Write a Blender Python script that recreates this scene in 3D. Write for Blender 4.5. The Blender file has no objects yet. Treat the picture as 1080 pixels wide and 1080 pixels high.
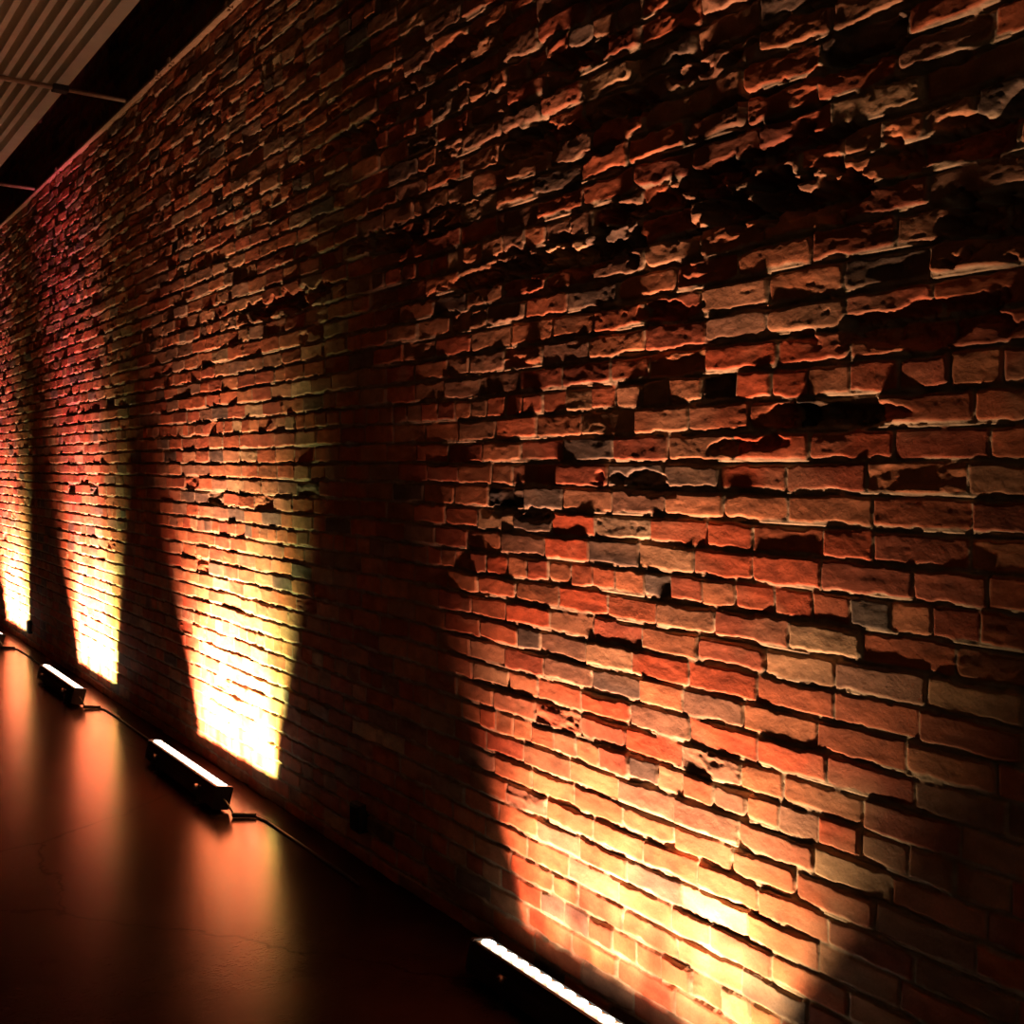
import bpy, bmesh, math, random
import numpy as np
from mathutils import Vector, Matrix

random.seed(7)
scene = bpy.context.scene
COL = scene.collection
PI = math.pi

# ------------------------------------------------------------------ camera
F = 1163.0
PSI = math.atan(802.0 / F)
PITCH = math.atan(50.0 / F)
CAMX, CAMZ = -1.91, 1.53
f0 = np.array([math.sin(PSI), math.cos(PSI), 0.0])
RIGHT = np.array([math.cos(PSI), -math.sin(PSI), 0.0])
ZUP = np.array([0, 0, 1.0])
FWD = f0 * math.cos(PITCH) - ZUP * math.sin(PITCH)
UP = f0 * math.sin(PITCH) + ZUP * math.cos(PITCH)


def at_plane(px, py, x=0.0):
    """pixel of the photograph -> (y, z) on the vertical plane at x"""
    r = FWD * F + RIGHT * (px - 540) + UP * (540 - py)
    t = (x - CAMX) / r[0]
    return r[1] * t, CAMZ + r[2] * t


cam_d = bpy.data.cameras.new('camera')
cam_d.sensor_width = 36
cam_d.lens = F / 1080 * 36
cam_d.clip_start = 0.05
cam = bpy.data.objects.new('camera', cam_d)
cam.location = (CAMX, 0, CAMZ)
cam.rotation_euler = (PI / 2 - PITCH, 0, -PSI)
COL.objects.link(cam)
scene.camera = cam

# ------------------------------------------------------------------ helpers


def node_mat(name):
    m = bpy.data.materials.new(name)
    m.use_nodes = True
    nt = m.node_tree
    b = nt.nodes['Principled BSDF']
    return m, nt, b


def plain(name, col, rough=0.5, metal=0.0, nscale=40, namt=0.25, bump=0.0):
    m, nt, b = node_mat(name)
    tc = nt.nodes.new('ShaderNodeTexCoord')
    n = nt.nodes.new('ShaderNodeTexNoise')
    n.inputs['Scale'].default_value = nscale
    n.inputs['Detail'].default_value = 5
    nt.links.new(tc.outputs['Object'], n.inputs['Vector'])
    mx = nt.nodes.new('ShaderNodeMixRGB')
    mx.blend_type = 'MIX'
    mx.inputs[1].default_value = (*[c * (1 - namt) for c in col], 1)
    mx.inputs[2].default_value = (*[min(1, c * (1 + namt)) for c in col], 1)
    nt.links.new(n.outputs['Fac'], mx.inputs[0])
    nt.links.new(mx.outputs[0], b.inputs['Base Color'])
    b.inputs['Roughness'].default_value = rough
    b.inputs['Metallic'].default_value = metal
    if bump:
        bp = nt.nodes.new('ShaderNodeBump')
        bp.inputs['Strength'].default_value = bump
        bp.inputs['Distance'].default_value = 0.01
        nt.links.new(n.outputs['Fac'], bp.inputs['Height'])
        nt.links.new(bp.outputs[0], b.inputs['Normal'])
    return m


def emit(name, col, strength):
    m, nt, b = node_mat(name)
    b.inputs['Base Color'].default_value = (0.8, 0.8, 0.8, 1)
    b.inputs['Roughness'].default_value = 0.2
    b.inputs['Emission Color'].default_value = (*col, 1)
    b.inputs['Emission Strength'].default_value = strength
    m.cycles.emission_sampling = 'NONE'
    return m


def obj(name, bm, mat, parent=None, smooth=False):
    me = bpy.data.meshes.new(name)
    bmesh.ops.recalc_face_normals(bm, faces=bm.faces)
    bm.to_mesh(me)
    bm.free()
    if smooth:
        for p in me.polygons:
            p.use_smooth = True
    me.materials.append(mat)
    o = bpy.data.objects.new(name, me)
    COL.objects.link(o)
    if parent:
        o.parent = parent
    return o


def box(bm, x0, x1, y0, y1, z0, z1):
    vs = [bm.verts.new((x, y, z)) for x in (x0, x1) for y in (y0, y1) for z in (z0, z1)]
    for f in ((0, 1, 3, 2), (4, 6, 7, 5), (0, 4, 5, 1), (2, 3, 7, 6), (0, 2, 6, 4), (1, 5, 7, 3)):
        bm.faces.new([vs[i] for i in f])
    return vs


def bevel(bm, w, seg=2):
    bmesh.ops.bevel(bm, geom=[e for e in bm.edges], offset=w, segments=seg, affect='EDGES', profile=0.5)


def extrude_profile(bm, prof, y0, y1):
    """closed (x, z) outline swept along y"""
    a = [bm.verts.new((x, y0, z)) for x, z in prof]
    b = [bm.verts.new((x, y1, z)) for x, z in prof]
    n = len(prof)
    for i in range(n):
        j = (i + 1) % n
        bm.faces.new((a[i], a[j], b[j], b[i]))
    bm.faces.new(a)
    bm.faces.new(b[::-1])


def tube(bm, pts, r, seg=12):
    pts = [Vector(p) for p in pts]
    rings = []
    for i, p in enumerate(pts):
        d = (pts[min(i + 1, len(pts) - 1)] - pts[max(i - 1, 0)]).normalized()
        ref = Vector((0, 0, 1)) if abs(d.z) < 0.9 else Vector((1, 0, 0))
        u = d.cross(ref).normalized()
        v = d.cross(u).normalized()
        rings.append([bm.verts.new(p + u * r * math.cos(2 * PI * k / seg) + v * r * math.sin(2 * PI * k / seg)) for k in range(seg)])
    for a, b in zip(rings, rings[1:]):
        for k in range(seg):
            bm.faces.new((a[k], a[(k + 1) % seg], b[(k + 1) % seg], b[k]))
    bm.faces.new(rings[0])
    bm.faces.new(rings[-1][::-1])


def disc_stack(bm, c, axis, prof, seg=20):
    """lathe around axis through c; prof = [(r, t)]"""
    axis = Vector(axis).normalized()
    ref = Vector((0, 1, 0)) if abs(axis.y) < 0.9 else Vector((1, 0, 0))
    u = axis.cross(ref).normalized()
    v = axis.cross(u).normalized()
    c = Vector(c)
    rings = []
    for r, t in prof:
        rings.append([bm.verts.new(c + axis * t + (u * math.cos(2 * PI * k / seg) + v * math.sin(2 * PI * k / seg)) * r) for k in range(seg)])
    for a, b in zip(rings, rings[1:]):
        for k in range(seg):
            bm.faces.new((a[k], a[(k + 1) % seg], b[(k + 1) % seg], b[k]))
    bm.faces.new(rings[0])
    bm.faces.new(rings[-1][::-1])


def struct(o):
    o['kind'] = 'structure'
    return o


def thing(name, label, cat, loc=(0, 0, 0), group=None):
    o = bpy.data.objects.new(name, None)
    o.empty_display_size = 0.1
    COL.objects.link(o)
    o.location = loc
    o['label'] = label
    o['category'] = cat
    if group:
        o['group'] = group
    return o


# ------------------------------------------------------------------ noise
def hash2(ix, iy, seed):
    h = (ix.astype(np.int64) * 374761393 + iy.astype(np.int64) * 668265263 + seed * 974711) & 0xFFFFFFFF
    h = ((h ^ (h >> 13)) * 1274126177) & 0xFFFFFFFF
    h = ((h ^ (h >> 16)) * 2246822519) & 0xFFFFFFFF
    return ((h ^ (h >> 15)) & 0xFFFFFF) / float(0xFFFFFF)


def vnoise(x, y, seed):
    ix, iy = np.floor(x), np.floor(y)
    fx, fy = x - ix, y - iy
    fx = fx * fx * fx * (fx * (fx * 6 - 15) + 10)
    fy = fy * fy * fy * (fy * (fy * 6 - 15) + 10)
    a = hash2(ix, iy, seed)
    b = hash2(ix + 1, iy, seed)
    c = hash2(ix, iy + 1, seed)
    d = hash2(ix + 1, iy + 1, seed)
    return (a + (b - a) * fx) * (1 - fy) + (c + (d - c) * fx) * fy - 0.5


def fbm(x, y, seed, octv=4):
    t = 0
    a = 1.0
    for k in range(octv):
        t = t + a * vnoise(x * 2 ** k + 17.3 * k, y * 2 ** k + 5.1 * k, seed + k)
        a *= 0.5
    return t


def sstep(a, b, x):
    t = np.clip((x - a) / (b - a), 0, 1)
    return t * t * (3 - 2 * t)


# ------------------------------------------------------------------ brick wall (height field, real relief)
H = 0.0707                     # course pitch
ZHEAD = 1.216                  # centre of one header course
Z0 = ZHEAD - H / 2 - 17 * H    # bottom of course 0 (a little under the floor)
WALL_TOP = 4.3
Y_NEAR, Y_FAR = -1.5, 14.0

# columns get sparser with distance
ys = [Y_NEAR]
while ys[-1] < Y_FAR:
    y = ys[-1]
    if y < 0.9:
        st = 0.025 if y < 0.6 else 0.01
    elif y < 2.2:
        st = 0.0036
    else:
        st = 0.0036 + (y - 2.2) * 0.0017
    ys.append(y + st)
ys = np.array(ys)
zs = np.concatenate([np.arange(0.0, 3.66, 0.0036), np.arange(3.66, WALL_TOP, 0.02), [WALL_TOP]])
Yg, Zg = np.meshgrid(ys, zs)      # rows = z
S = Yg.ravel()
Zf = Zg.ravel()
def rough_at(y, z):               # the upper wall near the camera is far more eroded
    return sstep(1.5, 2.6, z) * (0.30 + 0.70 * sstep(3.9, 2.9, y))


rough = rough_at(S, Zf)

# wavering courses
Zw = Zf + 0.012 * vnoise(S * 1.3, Zf * 3.0, 11) * (0.5 + 1.0 * rough) + 0.006 * vnoise(S * 6, Zf * 9, 12) * (0.5 + rough)
Sw = S + 0.008 * vnoise(S * 4, Zf * 14, 13)
cf = (Zw - Z0) / H
ci = np.floor(cf).astype(int)
vv = (cf - ci) * H                # height inside the course
nc = int(ci.max()) + 1

du = np.zeros_like(S)             # distance to nearest vertical brick edge
bid = np.zeros(S.shape, int)      # global brick id
uloc = np.zeros_like(S)           # -1..1 along the brick
bw = np.zeros_like(S)
base_id = 0
brick_c = []                      # centres (s, z)
rng = np.random.default_rng(5)
for c in range(nc):
    head = (c - 17) % 7 == 0
    pos = Y_NEAR - 0.5 + (0.105 if c % 2 else 0.0) + rng.uniform(-0.03, 0.03)
    ed = [pos]
    while ed[-1] < Y_FAR + 0.5:
        if head:
            w = 0.107 + rng.uniform(-0.012, 0.012)
        else:
            w = 0.213 + rng.uniform(-0.016, 0.016)
            if rng.random() < 0.07:
                w *= rng.uniform(0.5, 0.75)
        ed.append(ed[-1] + w)
    ed = np.array(ed)
    m = ci == c
    if m.any():
        k = np.searchsorted(ed, Sw[m]) - 1
        k = np.clip(k, 0, len(ed) - 2)
        l, r = ed[k], ed[k + 1]
        du[m] = np.minimum(Sw[m] - l, r - Sw[m])
        uloc[m] = (Sw[m] - (l + r) / 2) / ((r - l) / 2)
        bid[m] = base_id + k
        bw[m] = r - l
    for a, b in zip(ed, ed[1:]):
        brick_c.append(((a + b) / 2, Z0 + (c + 0.5) * H))
    base_id += len(ed) - 1
brick_c = np.array(brick_c)
nb = base_id
brf = rough_at(brick_c[:, 0], brick_c[:, 1])

# per brick values
prot = np.clip(rng.normal(0, 1, nb), -1.3, 1.6) * (0.0022 + 0.0024 * brf)
tilt = rng.normal(0, 1, nb) * (0.0016 + 0.0030 * brf)
lean = rng.normal(0.002, 1, nb) * (0.0009 + 0.0010 * brf)
wear = np.clip(rng.beta(1.3, 4.0, nb) + 0.25 * brf, 0, 1)
spall = (rng.random(nb) < (0.035 + 0.14 * brf)) * rng.uniform(0.4, 1.0, nb)

pal = np.array([
    (0.42, 0.110, 0.045),   # red
    (0.34, 0.085, 0.040),   # deep red
    (0.45, 0.160, 0.070),   # orange red
    (0.38, 0.170, 0.085),   # tan
    (0.27, 0.130, 0.075),   # brown
    (0.15, 0.095, 0.065),   # grey brown
    (0.50, 0.300, 0.160),   # pale
])
pw_lo = np.array([.32, .20, .24, .09, .08, .05, .02])
pw_hi = np.array([.14, .10, .18, .24, .22, .09, .03])
pick_lo = rng.choice(7, nb, p=pw_lo)
pick_hi = rng.choice(7, nb, p=pw_hi)
# the part of the wall beyond about four metres is browner too
usehi = rng.random(nb) < np.clip(brf + 0.05 * sstep(2.6, 4.5, brick_c[:, 0]), 0, 1)
bcol = np.where(usehi[:, None], pal[pick_hi], pal[pick_lo]) * rng.uniform(0.8, 1.2, (nb, 1))

# bricks that stand out in the photograph: (pixel x, pixel y, colour)
RED, DRED, PALE, DARK, GREY, TAN = (0.50, 0.095, 0.035), (0.33, 0.07, 0.03), (0.62, 0.42, 0.25), (0.030, 0.024, 0.020), (0.15, 0.105, 0.075), (0.46, 0.24, 0.12)
spots = [(663, 563, PALE), (690, 597, PALE), (672, 506, DARK), (567, 532, GREY), (548, 528, DARK), (595, 532, GREY),
         (735, 572, RED), (790, 577, RED), (868, 582, RED), (845, 478, RED), (925, 478, RED), (1030, 475, DRED),
         (830, 612, RED), (770, 605, RED), (812, 640, RED), (850, 645, RED), (930, 655, GREY), (683, 625, GREY),
         (860, 440, DARK), (770, 383, RED), (845, 383, RED), (790, 412, RED), (840, 412, RED), (742, 412, DARK),
         (800, 510, RED), (880, 510, DRED), (700, 600, TAN), (660, 455, TAN), (640, 505, GREY), (600, 465, GREY),
         (720, 700, RED), (640, 690, TAN), (575, 685, GREY), (780, 800, RED), (840, 812, RED), (900, 830, DRED),
         (760, 720, RED), (830, 715, TAN), (620, 745, RED), (700, 780, RED), (1000, 660, DRED), (960, 840, DRED),
         (600, 640, RED), (530, 600, RED), (560, 605, DRED), (620, 575, RED), (590, 560, RED), (870, 870, RED),
         (985, 745, TAN), (680, 420, TAN), (620, 420, TAN), (900, 380, RED), (550, 640, RED)]
for px, py, c in spots:
    s_, z_ = at_plane(px, py)
    d2 = (brick_c[:, 0] - s_) ** 2 + ((brick_c[:, 1] - z_) * 2.5) ** 2
    b = int(np.argmin(d2))
    bcol[b] = c
    spall[b] = 0.9 if c is DARK else 0.0

# relief
edge_n = fbm(S * 28, Zf * 36, 31, 3)
edge_n2 = fbm(S * 9, Zf * 13, 35, 2)
edge_n3 = fbm(S * 16, Zf * 16, 37, 3)
ridge = fbm(S * 55, Zf * 70, 41, 3)
pit = fbm(S * 11, Zf * 30, 45, 4)
w_ = wear[bid]
dvt = H - vv                      # distance to the top edge of the brick
dvb = vv                          # distance to the bottom edge
# nearly flush mortar under each brick, a thin open groove above the brick below
mb = 0.0080 + 0.0055 * edge_n + (0.0050 + 0.008 * rough) * edge_n3
gw = np.clip(0.0030 + 0.0030 * rough + 0.0075 * edge_n2 + 0.0065 * edge_n + 0.014 * rough * edge_n3, 0, 0.03) + 0.004 * np.clip(w_ - 0.45, 0, 1)
ju = 0.0022 + 0.0016 * rough + 0.0030 * edge_n * (0.6 + 1.0 * rough)
ev = np.minimum(dvb - mb, dvt - gw)
eu = du - ju
# rounded corners of worn bricks
rc = 0.003 + 0.026 * w_ ** 1.5
cu, cv = np.clip(rc - eu, 0, None), np.clip(rc - ev, 0, None)
ed_ = np.where((cu > 0) & (cv > 0), rc - np.sqrt(cu ** 2 + cv ** 2), np.minimum(eu, ev))
face = sstep(-0.0015, 0.0020 + 0.007 * w_, ed_)
gw = gw + np.where(ci == 2, 0.007, 0.0)
groove = sstep(-0.0015, 0.0022, gw - dvt) * sstep(0.0006, 0.003, gw)
hb = prot[bid] + tilt[bid] * uloc + lean[bid] * (1 - 2 * vv / H) \
    + ridge * (0.0005 + 0.0006 * rough) + pit * (0.0012 + 0.0014 * rough) \
    - 0.012 * np.clip(pit - 0.40, 0, 1) * (0.3 + 0.8 * rough)
sp = spall[bid] * sstep(-0.25, 0.25, fbm(S * 8 + bid % 17, Zf * 22, 51, 4) + 0.35 * (spall[bid] - 0.5))
hb = hb - sp * (0.010 + 0.012 * rough)
# mortar keeps to the mean of the wall, bulging in places and fallen out in others
lost = sstep(0.10, 0.38, fbm(S * 6, Zf * 11, 55, 3) + 0.16 * rough + 0.25 * (w_ - 0.3))
hm = -0.0035 + 0.5 * prot[bid] + 0.004 * edge_n2 + ridge * 0.0022 - lost * (0.008 + 0.012 * rough)
hm = hm - groove * (0.008 + 0.010 * rough)
h = hb * face + hm * (1 - face)
# broken hollows and fallen bricks: (pixel x, pixel y, half width px, half height px, depth m)
hollow = np.zeros_like(S)
for px, py, ax, ay, dp in [
        (815, 213, 78, 26, .070), (760, 190, 26, 20, .05), (1000, 150, 90, 30, .035), (1040, 235, 60, 30, .05), (590, 275, 62, 20, .045),
        (660, 112, 36, 14, .045), (965, 340, 85, 18, .040), (872, 438, 42, 12, .030), (672, 506, 30, 10, .022),
        (470, 60, 40, 10, .04), (560, 150, 36, 12, .045), (420, 250, 40, 14, .04), (730, 75, 40, 14, .045),
        (500, 300, 46, 10, .03), (300, 320, 40, 10, .04), (690, 330, 34, 10, .03), (900, 60, 50, 12, .03),
        (610, 60, 34, 12, .045), (690, 215, 40, 14, .045), (540, 540, 26, 7, .018), (850, 150, 46, 12, .03), (380, 140, 30, 10, .04),
        (790, 470, 34, 8, .018), (900, 435, 30, 10, .02)]:
    s_, z_ = at_plane(px, py)
    s1, _ = at_plane(px - ax, py)
    _, z1 = at_plane(px, py - ay)
    rr = np.sqrt(((S - s_) / (s1 - s_)) ** 2 + ((Zf - z_) / (z1 - z_)) ** 2)
    q = sstep(1.15, 0.62, rr + 1.3 * fbm(S * 14, Zf * 22, 61, 4))
    hollow = np.maximum(hollow, q * dp)
h = h - hollow + hollow * 6 * (ridge * 0.05 + pit * 0.06)
# chisel-like gouges on the high part
g = fbm(S * 5.0, Zf * 9.0, 71, 3)
h = h - 0.034 * rough * np.clip(g - 0.24, 0, 1)
# slow bulging of the old wall
h = h + 0.008 * vnoise(S * 1.1, Zf * 1.7, 81) + 0.005 * vnoise(S * 2.7, Zf * 3.5, 82)

# colour of the masonry itself
mort = np.array([0.46, 0.32, 0.20])
tone = 1 + 0.45 * fbm(S * 22, Zf * 30, 91, 3)[:, None] + 0.25 * pit[:, None]
col = bcol[bid] * tone
pale_dust = np.clip(fbm(S * 4, Zf * 6, 95, 3) * 1.3 - 0.18, 0, 0.4)[:, None]
col = col * (1 - pale_dust) + np.array([0.44, 0.24, 0.13]) * pale_dust
col = col * face[:, None] + mort * (0.75 + 0.5 * edge_n[:, None]) * (1 - face[:, None])
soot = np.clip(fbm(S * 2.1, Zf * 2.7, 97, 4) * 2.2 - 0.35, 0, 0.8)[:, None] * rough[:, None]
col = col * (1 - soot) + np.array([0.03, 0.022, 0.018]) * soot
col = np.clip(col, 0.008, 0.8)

nr, ncol = Yg.shape
N = nr * ncol
co = np.empty((N, 3))
co[:, 0] = -h
co[:, 1] = S
co[:, 2] = Zf
idx = np.arange(N).reshape(nr, ncol)
quads = np.stack([idx[:-1, :-1], idx[1:, :-1], idx[1:, 1:], idx[:-1, 1:]], -1).reshape(-1, 4)
# solid wall: skirt round the rim and a flat back
rim = np.concatenate([idx[0, :-1], idx[:-1, -1], idx[-1, :0:-1], idx[:0:-1, 0]])
back = co[rim].copy()
back[:, 0] = 0.28
nrim = len(rim)
bidx = N + np.arange(nrim)
skirt = np.stack([rim, np.roll(rim, -1), np.roll(bidx, -1), bidx], -1)
co = np.vstack([co, back])
corner = [0, ncol - 1, ncol - 1 + nr - 1, 2 * (ncol - 1) + nr - 1]
backq = np.array([[bidx[k] for k in corner]])
quads = np.vstack([quads, skirt, backq]).astype(np.int32)
me = bpy.data.meshes.new('wall_right')
me.vertices.add(len(co))
me.vertices.foreach_set('co', co.astype(np.float32).ravel())
me.loops.add(quads.size)
me.loops.foreach_set('vertex_index', quads.ravel())
me.polygons.add(len(quads))
me.polygons.foreach_set('loop_start', (np.arange(len(quads)) * 4).astype(np.int32))
me.polygons.foreach_set('use_smooth', np.ones(len(quads), bool))
me.update(calc_edges=True)
att = me.attributes.new('masonry', 'FLOAT_COLOR', 'POINT')
rgba = np.ones((len(co), 4), np.float32)
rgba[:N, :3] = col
rgba[N:, :3] = 0.1
att.data.foreach_set('color', rgba.ravel())

m, nt, b = node_mat('old_brick')
a = nt.nodes.new('ShaderNodeAttribute')
a.attribute_name = 'masonry'
tc = nt.nodes.new('ShaderNodeTexCoord')
n1 = nt.nodes.new('ShaderNodeTexNoise')
n1.inputs['Scale'].default_value = 150
n1.inputs['Detail'].default_value = 6
n1.inputs['Roughness'].default_value = 0.65
nt.links.new(tc.outputs['Object'], n1.inputs['Vector'])
rmp = nt.nodes.new('ShaderNodeMapRange')
rmp.inputs['To Min'].default_value = 0.65
rmp.inputs['To Max'].default_value = 1.35
nt.links.new(n1.outputs['Fac'], rmp.inputs['Value'])
mul = nt.nodes.new('ShaderNodeMixRGB')
mul.blend_type = 'MULTIPLY'
mul.inputs[0].default_value = 1
nt.links.new(a.outputs['Color'], mul.inputs[1])
nt.links.new(rmp.outputs[0], mul.inputs[2])
nt.links.new(mul.outputs[0], b.inputs['Base Color'])
b.inputs['Roughness'].default_value = 0.85
b.inputs['Specular IOR Level'].default_value = 0.25
bp = nt.nodes.new('ShaderNodeBump')
bp.inputs['Strength'].default_value = 0.35
bp.inputs['Distance'].default_value = 0.003
nt.links.new(n1.outputs['Fac'], bp.inputs['Height'])
nt.links.new(bp.outputs[0], b.inputs['Normal'])
me.materials.append(m)
wall = bpy.data.objects.new('wall_right', me)
COL.objects.link(wall)
struct(wall)

# ------------------------------------------------------------------ floor and dark surroundings
X_L = -5.0
m_floor, nt, b = node_mat('worn_floor')
tc = nt.nodes.new('ShaderNodeTexCoord')
n1 = nt.nodes.new('ShaderNodeTexNoise')
n1.inputs['Scale'].default_value = 3.0
n1.inputs['Detail'].default_value = 8
n1.inputs['Roughness'].default_value = 0.65
n2 = nt.nodes.new('ShaderNodeTexNoise')
n2.inputs['Scale'].default_value = 70
n2.inputs['Detail'].default_value = 4
vo = nt.nodes.new('ShaderNodeTexVoronoi')
vo.feature = 'DISTANCE_TO_EDGE'
vo.inputs['Scale'].default_value = 0.33
wv = nt.nodes.new('ShaderNodeMixRGB')
wv.blend_type = 'ADD'
wv.inputs[0].default_value = 0.25
for n in (n1, n2):
    nt.links.new(tc.outputs['Object'], n.inputs['Vector'])
nt.links.new(tc.outputs['Object'], wv.inputs[1])
nt.links.new(n1.outputs['Color'], wv.inputs[2])
nt.links.new(wv.outputs[0], vo.inputs['Vector'])
crk = nt.nodes.new('ShaderNodeMapRange')
crk.inputs['From Min'].default_value = 0.0
crk.inputs['From Max'].default_value = 0.003
crk.inputs['To Min'].default_value = 0.35
crk.inputs['To Max'].default_value = 1.0
nt.links.new(vo.outputs['Distance'], crk.inputs['Value'])
ramp = nt.nodes.new('ShaderNodeValToRGB')
ramp.color_ramp.elements[0].position = 0.3
ramp.color_ramp.elements[0].color = (0.014, 0.006, 0.0045, 1)
ramp.color_ramp.elements[1].position = 0.7
ramp.color_ramp.elements[1].color = (0.024, 0.012, 0.008, 1)
nt.links.new(n1.outputs['Fac'], ramp.inputs['Fac'])
mul = nt.nodes.new('ShaderNodeMixRGB')
mul.blend_type = 'MULTIPLY'
mul.inputs[0].default_value = 1
nt.links.new(ramp.outputs[0], mul.inputs[1])
nt.links.new(crk.outputs[0], mul.inputs[2])
nt.links.new(mul.outputs[0], b.inputs['Base Color'])
rr = nt.nodes.new('ShaderNodeMapRange')
rr.inputs['To Min'].default_value = 0.17
rr.inputs['To Max'].default_value = 0.25
nt.links.new(n1.outputs['Fac'], rr.inputs['Value'])
nt.links.new(rr.outputs[0], b.inputs['Roughness'])
b.inputs['Specular Tint'].default_value = (1.0, 0.62, 0.42, 1)
sp_ = nt.nodes.new('ShaderNodeMath')
sp_.operation = 'MULTIPLY'
sp_.inputs[1].default_value = 0.5
b.inputs['IOR'].default_value = 1.125
nt.links.new(crk.outputs[0], sp_.inputs[0])
nt.links.new(sp_.outputs[0], b.inputs['Specular IOR Level'])
bp = nt.nodes.new('ShaderNodeBump')
bp.inputs['Strength'].default_value = 0.16
bp.inputs['Distance'].default_value = 0.003
hsum = nt.nodes.new('ShaderNodeMath')
hsum.operation = 'MULTIPLY_ADD'
hsum.inputs[1].default_value = 0.5
nt.links.new(crk.outputs[0], hsum.inputs[0])
nt.links.new(n2.outputs['Fac'], hsum.inputs[2])
nt.links.new(hsum.outputs[0], bp.inputs['Height'])
nt.links.new(bp.outputs[0], b.inputs['Normal'])
bm = bmesh.new()
box(bm, X_L, 0.28, Y_NEAR, Y_FAR, -0.12, 0.0)
struct(obj('floor', bm, m_floor))

m_dark = plain('dark_plaster', (0.03, 0.026, 0.024), 0.9, 0, 6, 0.3)
bm = bmesh.new()
box(bm, X_L - 0.2, X_L, Y_NEAR, Y_FAR, -0.12, WALL_TOP)
struct(obj('wall_left', bm, m_dark))
bm = bmesh.new()
box(bm, X_L, 0.28, Y_FAR, Y_FAR + 0.2, -0.12, WALL_TOP)
struct(obj('wall_far', bm, m_dark))
bm = bmesh.new()
box(bm, X_L - 0.2, 0.28, Y_NEAR, Y_FAR + 0.2, WALL_TOP, WALL_TOP + 0.15)
struct(obj('ceiling', bm, m_dark))

# ------------------------------------------------------------------ ledge along the wall, cross rods, ribbed deck
m_rail = plain('rusty_painted_steel', (0.34, 0.20, 0.12), 0.55, 0.2, 25, 0.4, 0.15)
m_rod = plain('rod_steel', (0.55, 0.38, 0.26), 0.5, 0.2, 30, 0.3)
m_deck = plain('ribbed_metal', (0.66, 0.60, 0.46), 0.5, 0.1, 9, 0.2)

LZ = 3.655
bm = bmesh.new()
extrude_profile(bm, [(0.03, LZ + 0.017), (-0.028, LZ + 0.017), (-0.033, LZ + 0.013), (-0.033, LZ), (-0.025, LZ - 0.004), (-0.022, LZ + 0.006), (0.03, LZ + 0.006)], Y_NEAR + 0.01, Y_FAR)
ledge = struct(obj('trim_1', bm, m_rail))
for yy in (5.05, 5.92, 6.15, 8.55, 10.9):
    bm = bmesh.new()
    box(bm, -0.042, -0.012, yy - 0.02, yy + 0.02, LZ - 0.010, LZ + 0.028)
    bevel(bm, 0.004)
    box(bm, -0.034, -0.022, yy - 0.008, yy + 0.008, LZ - 0.020, LZ - 0.009)
    obj('clamp', bm, m_rail, ledge)

RODZ = LZ + 0.031
for yy, lb in ((6.76, 'thin steel cross rod under the ribbed ceiling, nearer of the two'), (9.30, 'thin steel cross rod under the ribbed ceiling, farther one near left edge')):
    t = thing('cross_rod', lb, 'rod', (0, yy, RODZ), 'cross rods under the ceiling panel')
    bm = bmesh.new()
    tube(bm, [(-0.015, 0, 0), (X_L + 0.001, 0, 0)], 0.0135, 14)
    obj('rod', bm, m_rod, t, True)
    bm = bmesh.new()
    box(bm, -0.44, -0.355, -0.035, 0.035, -0.020, 0.0145)
    bevel(bm, 0.005)
    obj('clip', bm, m_dark, t)

DZ = RODZ + 0.0150                     # underside of the ribs
t = thing('ribbed_ceiling_panel', 'ribbed metal ceiling panel with long parallel ribs at upper left', 'ceiling panel', (0, 0, 0))
bm = bmesh.new()
prof = []
x = -0.373
pitch = 0.069
low = [(x + 0.006, DZ + 0.070), (x + 0.006, DZ + 0.0), (x - 0.055, DZ)]
xx = x - 0.055
while xx > X_L + 0.1:
    low += [(xx - 0.008, DZ + 0.070), (xx - 0.032, DZ + 0.070), (xx - 0.040, DZ), (xx - 0.069, DZ)]
    xx -= pitch
up = [(px_, pz_ + 0.003) for px_, pz_ in reversed(low)]
up[-1] = (x + 0.003, DZ + 0.070)
up[-2] = (x + 0.003, DZ + 0.003)
extrude_profile(bm, low + up, Y_NEAR + 0.02, Y_FAR)
obj('ribbed_sheet', bm, m_deck, t)
bm = bmesh.new()
box(bm, x + 0.0062, x + 0.016, Y_NEAR + 0.02, Y_FAR, DZ + 0.001, DZ + 0.09)
obj('edge_flange', bm, m_deck, t)

# ------------------------------------------------------------------ LED wash bars
m_body = plain('black_aluminium', (0.012, 0.012, 0.013), 0.45, 0.3, 60, 0.2)
m_cap = plain('black_plastic', (0.016, 0.016, 0.017), 0.5, 0, 60, 0.2)
m_metal = plain('knob_metal', (0.35, 0.26, 0.30), 0.35, 0.6, 60, 0.2)
m_plate = plain('reflector_plate', (0.55, 0.45, 0.25), 0.35, 0.3, 60, 0.1)
m_lens = emit('lit_lens', (1.0, 0.92, 0.76), 7.0)
m_cable = plain('black_rubber', (0.015, 0.014, 0.014), 0.6)

L = 1.00
NL = 18
TILT = 14 * PI / 180           # the lens face leans towards the wall
CH = 0.078                     # height of the tilt axis

LIGHTCOLS = {'amber': (1.0, 0.57, 0.35), 'red': (1.0, 0.36, 0.22), 'green': (0.70, 0.78, 0.28)}


def rotp(x, z):
    c, s = math.cos(TILT), math.sin(TILT)
    return x * c + z * s, CH - x * s + z * c


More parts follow.
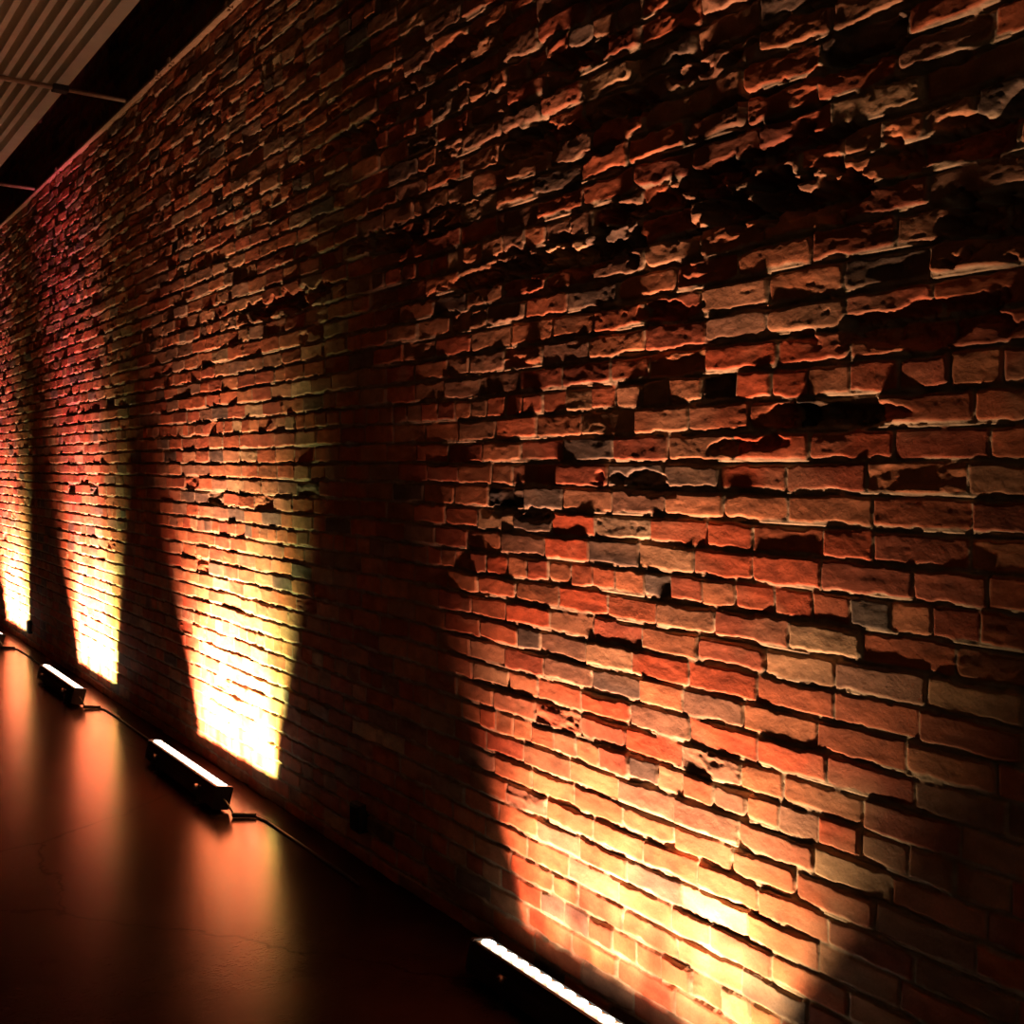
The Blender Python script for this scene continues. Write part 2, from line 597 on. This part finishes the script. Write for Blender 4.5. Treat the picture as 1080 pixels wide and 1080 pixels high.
def make_bar(label, loc):
    t = thing('led_wash_bar', label, 'floor light', loc, 'floor lights along the brick wall')
    # housing: U channel with cooling fins on the outside
    bm = bmesh.new()
    pr = [(-0.036, -0.058), (-0.030, -0.062), (0.030, -0.062), (0.036, -0.058),
          (0.036, -0.030), (0.032, -0.028), (0.036, -0.026), (0.036, -0.012), (0.032, -0.010), (0.036, -0.008),
          (0.036, 0.034), (0.032, 0.036), (0.030, 0.030), (-0.030, 0.030), (-0.032, 0.031), (-0.036, 0.029),
          (-0.036, -0.008), (-0.032, -0.010), (-0.036, -0.012), (-0.036, -0.026), (-0.032, -0.028), (-0.036, -0.030)]
    extrude_profile(bm, [rotp(*p) for p in pr], -L / 2 + 0.006, L / 2 - 0.006)
    obj('housing', bm, m_body, t)
    bm = bmesh.new()
    pp = [(-0.029, 0.0302), (0.029, 0.0302), (0.029, 0.0325), (-0.029, 0.0325)]
    extrude_profile(bm, [rotp(*p) for p in pp], -L / 2 + 0.008, L / 2 - 0.008)
    obj('face_plate', bm, m_plate, t)
    ax = (math.sin(TILT), 0, math.cos(TILT))
    first = None
    for k in range(NL):
        yk = -L / 2 + 0.035 + (L - 0.07) * k / (NL - 1)
        cx, cz = rotp(0, 0.033)
        if first is None:
            bm = bmesh.new()
            disc_stack(bm, (cx, 0, cz), ax, [(0.0215, 0), (0.0225, 0.002), (0.0215, 0.005), (0.016, 0.0075), (0.008, 0.0085), (0.001, 0.0087)], 20)
            first = obj('lens', bm, m_lens, t, True)
            first.location = (0, yk, 0)
        else:
            o = first.copy()
            COL.objects.link(o)
            o.parent = t
            o.location = (0, yk, 0)
    for s in (-1, 1):
        bm = bmesh.new()
        pe = [(-0.039, -0.059), (-0.033, -0.064), (0.033, -0.064), (0.039, -0.059), (0.039, 0.034), (0.034, 0.040), (-0.034, 0.036), (-0.039, 0.031)]
        y0 = s * (L / 2 - 0.006)
        extrude_profile(bm, [rotp(*p) for p in pe], min(y0, y0 + s * 0.012), max(y0, y0 + s * 0.012))
        obj('end_cap', bm, m_cap, t)
        # floor bracket: foot plate with two upright ears
        yb = s * L * 0.31
        bm = bmesh.new()
        box(bm, -0.062, 0.062, yb - 0.019, yb + 0.019, 0.0, 0.004)
        for e in (-1, 1):
            box(bm, e * 0.048 - 0.002, e * 0.048 + 0.002, yb - 0.016, yb + 0.016, 0.004, CH + 0.010)
        obj('bracket', bm, m_body, t)
        bm = bmesh.new()
        tube(bm, [(-0.056, yb, CH), (-0.036, yb, CH)], 0.004, 8)
        disc_stack(bm, (-0.050, yb, CH), (-1, 0, 0), [(0.011, 0), (0.013, 0.003), (0.013, 0.012), (0.010, 0.015)], 14)
        obj('knob', bm, m_metal if s < 0 else m_cap, t, False)
    # power lead from the near end, lying on the floor
    bm = bmesh.new()
    e = -L / 2 - 0.006
    pts = [(0.0, e + 0.004, 0.060), (0.0, e - 0.03, 0.056), (0.004, e - 0.06, 0.040), (0.012, e - 0.085, 0.016), (0.030, e - 0.11, 0.0052),
           (0.060, e - 0.13, 0.0052), (0.092, e - 0.16, 0.0052), (0.105, e - 0.22, 0.0052), (0.108, e - 0.5, 0.0052), (0.108, e - 1.1, 0.0052)]
    tube(bm, pts, 0.005, 8)
    obj('power_cable', bm, m_cable, t, True)
    bm = bmesh.new()
    disc_stack(bm, (0.045, e - 0.12, 0.0125), (0.83, -0.55, 0), [(0.008, -0.05), (0.012, -0.045), (0.012, 0.005), (0.0095, 0.012), (0.0095, 0.05), (0.007, 0.055)], 12)
    obj('plug', bm, m_cap, t, False)
    return t


AXIS = 38.0                    # degrees from straight up towards the wall


def lens_beam(ld, lat0, lat1, low, top):
    """light distribution of a bar lens: narrow along the bar, a grazing fan across it"""
    ld.use_nodes = True
    nt = ld.node_tree
    em = [n for n in nt.nodes if n.type == 'EMISSION'][0]
    tc = nt.nodes.new('ShaderNodeTexCoord')
    sx = nt.nodes.new('ShaderNodeSeparateXYZ')
    nt.links.new(tc.outputs['Normal'], sx.inputs[0])

    def mth(op, a, b=None):
        n = nt.nodes.new('ShaderNodeMath')
        n.operation = op
        for i, v in enumerate((a, b)):
            if v is None:
                continue
            if isinstance(v, (int, float)):
                n.inputs[i].default_value = v
            else:
                nt.links.new(v, n.inputs[i])
        return n.outputs[0]

    def ramp(v, a, b, lo, hi):
        n = nt.nodes.new('ShaderNodeMapRange')
        n.interpolation_type = 'SMOOTHSTEP'
        n.inputs['From Min'].default_value = a
        n.inputs['From Max'].default_value = b
        n.inputs['To Min'].default_value = lo
        n.inputs['To Max'].default_value = hi
        nt.links.new(v, n.inputs['Value'])
        return n.outputs[0]
    lat = mth('ABSOLUTE', sx.outputs['X'])
    la = ramp(lat, math.sin(math.radians(lat0)), math.sin(math.radians(lat1)), 1.0, 0.0)
    t = mth('MULTIPLY', mth('DIVIDE', sx.outputs['Y'], sx.outputs['Z']), -1.0)
    phi = mth('ADD', mth('MULTIPLY', mth('ARCTANGENT', t), 180 / PI), AXIS)
    up_ = ramp(phi, top[0], top[1], 0.013, 1.0)
    dn = mth('MULTIPLY', ramp(phi, 12.0, 48.0, 1.0, low), mth('MULTIPLY', ramp(phi, 64.0, 76.0, 1.0, 0.45), ramp(phi, 80.0, 98.0, 1.0, 0.35)))
    nt.links.new(mth('MULTIPLY', mth('MULTIPLY', la, up_), dn), em.inputs['Strength'])


def bar_lights(t, power, yaw, lat=(11, 27), low=0.5, fringe=6.0, extra=None, top=(1.0, 11.0), splay=0.0, green=LIGHTCOLS['green']):
    """one spot for every second lens; the greenish one sits at the near end, reddish ones lean to the far side"""
    kinds = ['green', 'amber', 'amber', 'red', 'amber', 'amber', 'red', 'amber', 'red']
    loc = Vector(t.location)
    cx, cz = rotp(0, 0.0455)
    a = AXIS * PI / 180
    for k in range(9):
        yk = -L / 2 + 0.035 + (L - 0.07) * (2 * k + 0.5) / (NL - 1)
        kd = kinds[k]
        ld = bpy.data.lights.new('led', 'SPOT')
        ld.energy = power * (1.0 if kd == 'amber' else 0.75)
        ld.color = green if kd == 'green' else LIGHTCOLS[kd]
        ld.spot_size = 112 * PI / 180
        ld.spot_blend = 0.1
        ld.shadow_soft_size = 0.010
        lens_beam(ld, *lat, low, top)
        o = bpy.data.objects.new('led', ld)
        COL.objects.link(o)
        yw = (yaw - splay * (8 - k) + {'amber': 0, 'red': fringe, 'green': -fringe}[kd]) * PI / 180
        fan = Matrix.Rotation(-yw, 4, 'X')            # leans the beam along the wall
        d = Vector((math.sin(a), 0, math.cos(a)))
        zax = -d
        yax = Vector((math.cos(a), 0, -math.sin(a)))  # towards the wall
        xax = yax.cross(zax)
        R = Matrix((xax, yax, zax)).transposed().to_4x4()
        o.matrix_world = Matrix.Translation(loc + Vector((cx, yk, cz))) @ fan @ R
    if extra:
        for dy in (-0.25, 0.25):
            ld = bpy.data.lights.new('led', 'SPOT')
            ld.energy = extra
            ld.color = (1.0, 0.06, 0.30)
            ld.spot_size = 112 * PI / 180
            ld.spot_blend = 0.1
            ld.shadow_soft_size = 0.02
            lens_beam(ld, 6, 18, 0.0, (-1.0, 4.0))
            o = bpy.data.objects.new('led', ld)
            COL.objects.link(o)
            fan = Matrix.Rotation(-(yaw + 4) * PI / 180, 4, 'X')
            o.matrix_world = Matrix.Translation(loc + Vector((cx, dy, cz))) @ fan @ R


BX = -0.235
bars = [
    # centre y, label, power, yaw towards the far end, magenta
    (-0.15, 2.22, 'nearest lit floor light, single lenses visible, at bottom edge below the brick wall', 84, 2, None, (-5.0, 3.5), 0.13, 0.9, (11, 31)),
    (BX, 5.17, 'lit black floor light bar on the bare floor, second nearest, fully in view', 420, 3.5, None, (-2.0, 26.0), 0.42, 0.0, (11, 27)),
    (BX, 7.76, 'lit black floor light bar, third from the camera, near the left edge', 420, 10, 380, (-2.0, 26.0), 0.42, 0.0, (11, 27)),
    (BX, 10.48, 'farthest lit floor light, cut off by the left edge of the photo', 420, 16, 380, (-2.0, 26.0), 0.42, 0.0, (11, 27)),
]
for bx, yc, lb, pw, yaw, ex, tp, lw, spl, lat in bars:
    t = make_bar(lb, (bx, yc, 0))
    bar_lights(t, pw, yaw, lat, extra=ex, top=tp, low=lw, splay=spl, fringe=5.0 if ex or spl == 0 else 2.0, green=LIGHTCOLS['green'] if spl == 0 else (0.95, 0.64, 0.34))

# ------------------------------------------------------------------ outlet boxes low on the wall
for (px, py, lb) in ((381, 861, 'small dark outlet box low on brick wall between the two nearest floor lights'),
                     (33, 661, 'small dark outlet box low on wall near the farthest floor light')):
    s_, z_ = at_plane(px, py)
    t = thing('outlet_box', lb, 'outlet', (0, s_, z_), 'outlet boxes low on the brick wall')
    bm = bmesh.new()
    box(bm, -0.030, 0.03, -0.040, 0.040, -0.055, 0.055)
    bevel(bm, 0.005)
    obj('box', bm, m_cap, t)
    bm = bmesh.new()
    box(bm, -0.035, -0.0301, -0.03, 0.03, -0.045, 0.045)
    bevel(bm, 0.0015, 1)
    obj('cover_plate', bm, m_body, t)

# ------------------------------------------------------------------ world, view
w = bpy.data.worlds.new('World')
scene.world = w
w.use_nodes = True
bg = w.node_tree.nodes['Background']
bg.inputs[0].default_value = (1.0, 0.80, 0.52, 1)
bg.inputs[1].default_value = 0.05
scene.view_settings.view_transform = 'Standard'
scene.view_settings.look = 'None'
scene.view_settings.gamma = 1
scene.view_settings.use_curve_mapping = False
scene.view_settings.exposure = 0.0
scene.cycles.use_denoising = True
scene.cycles.sample_clamp_indirect = 3.0
scene.cycles.max_bounces = 6
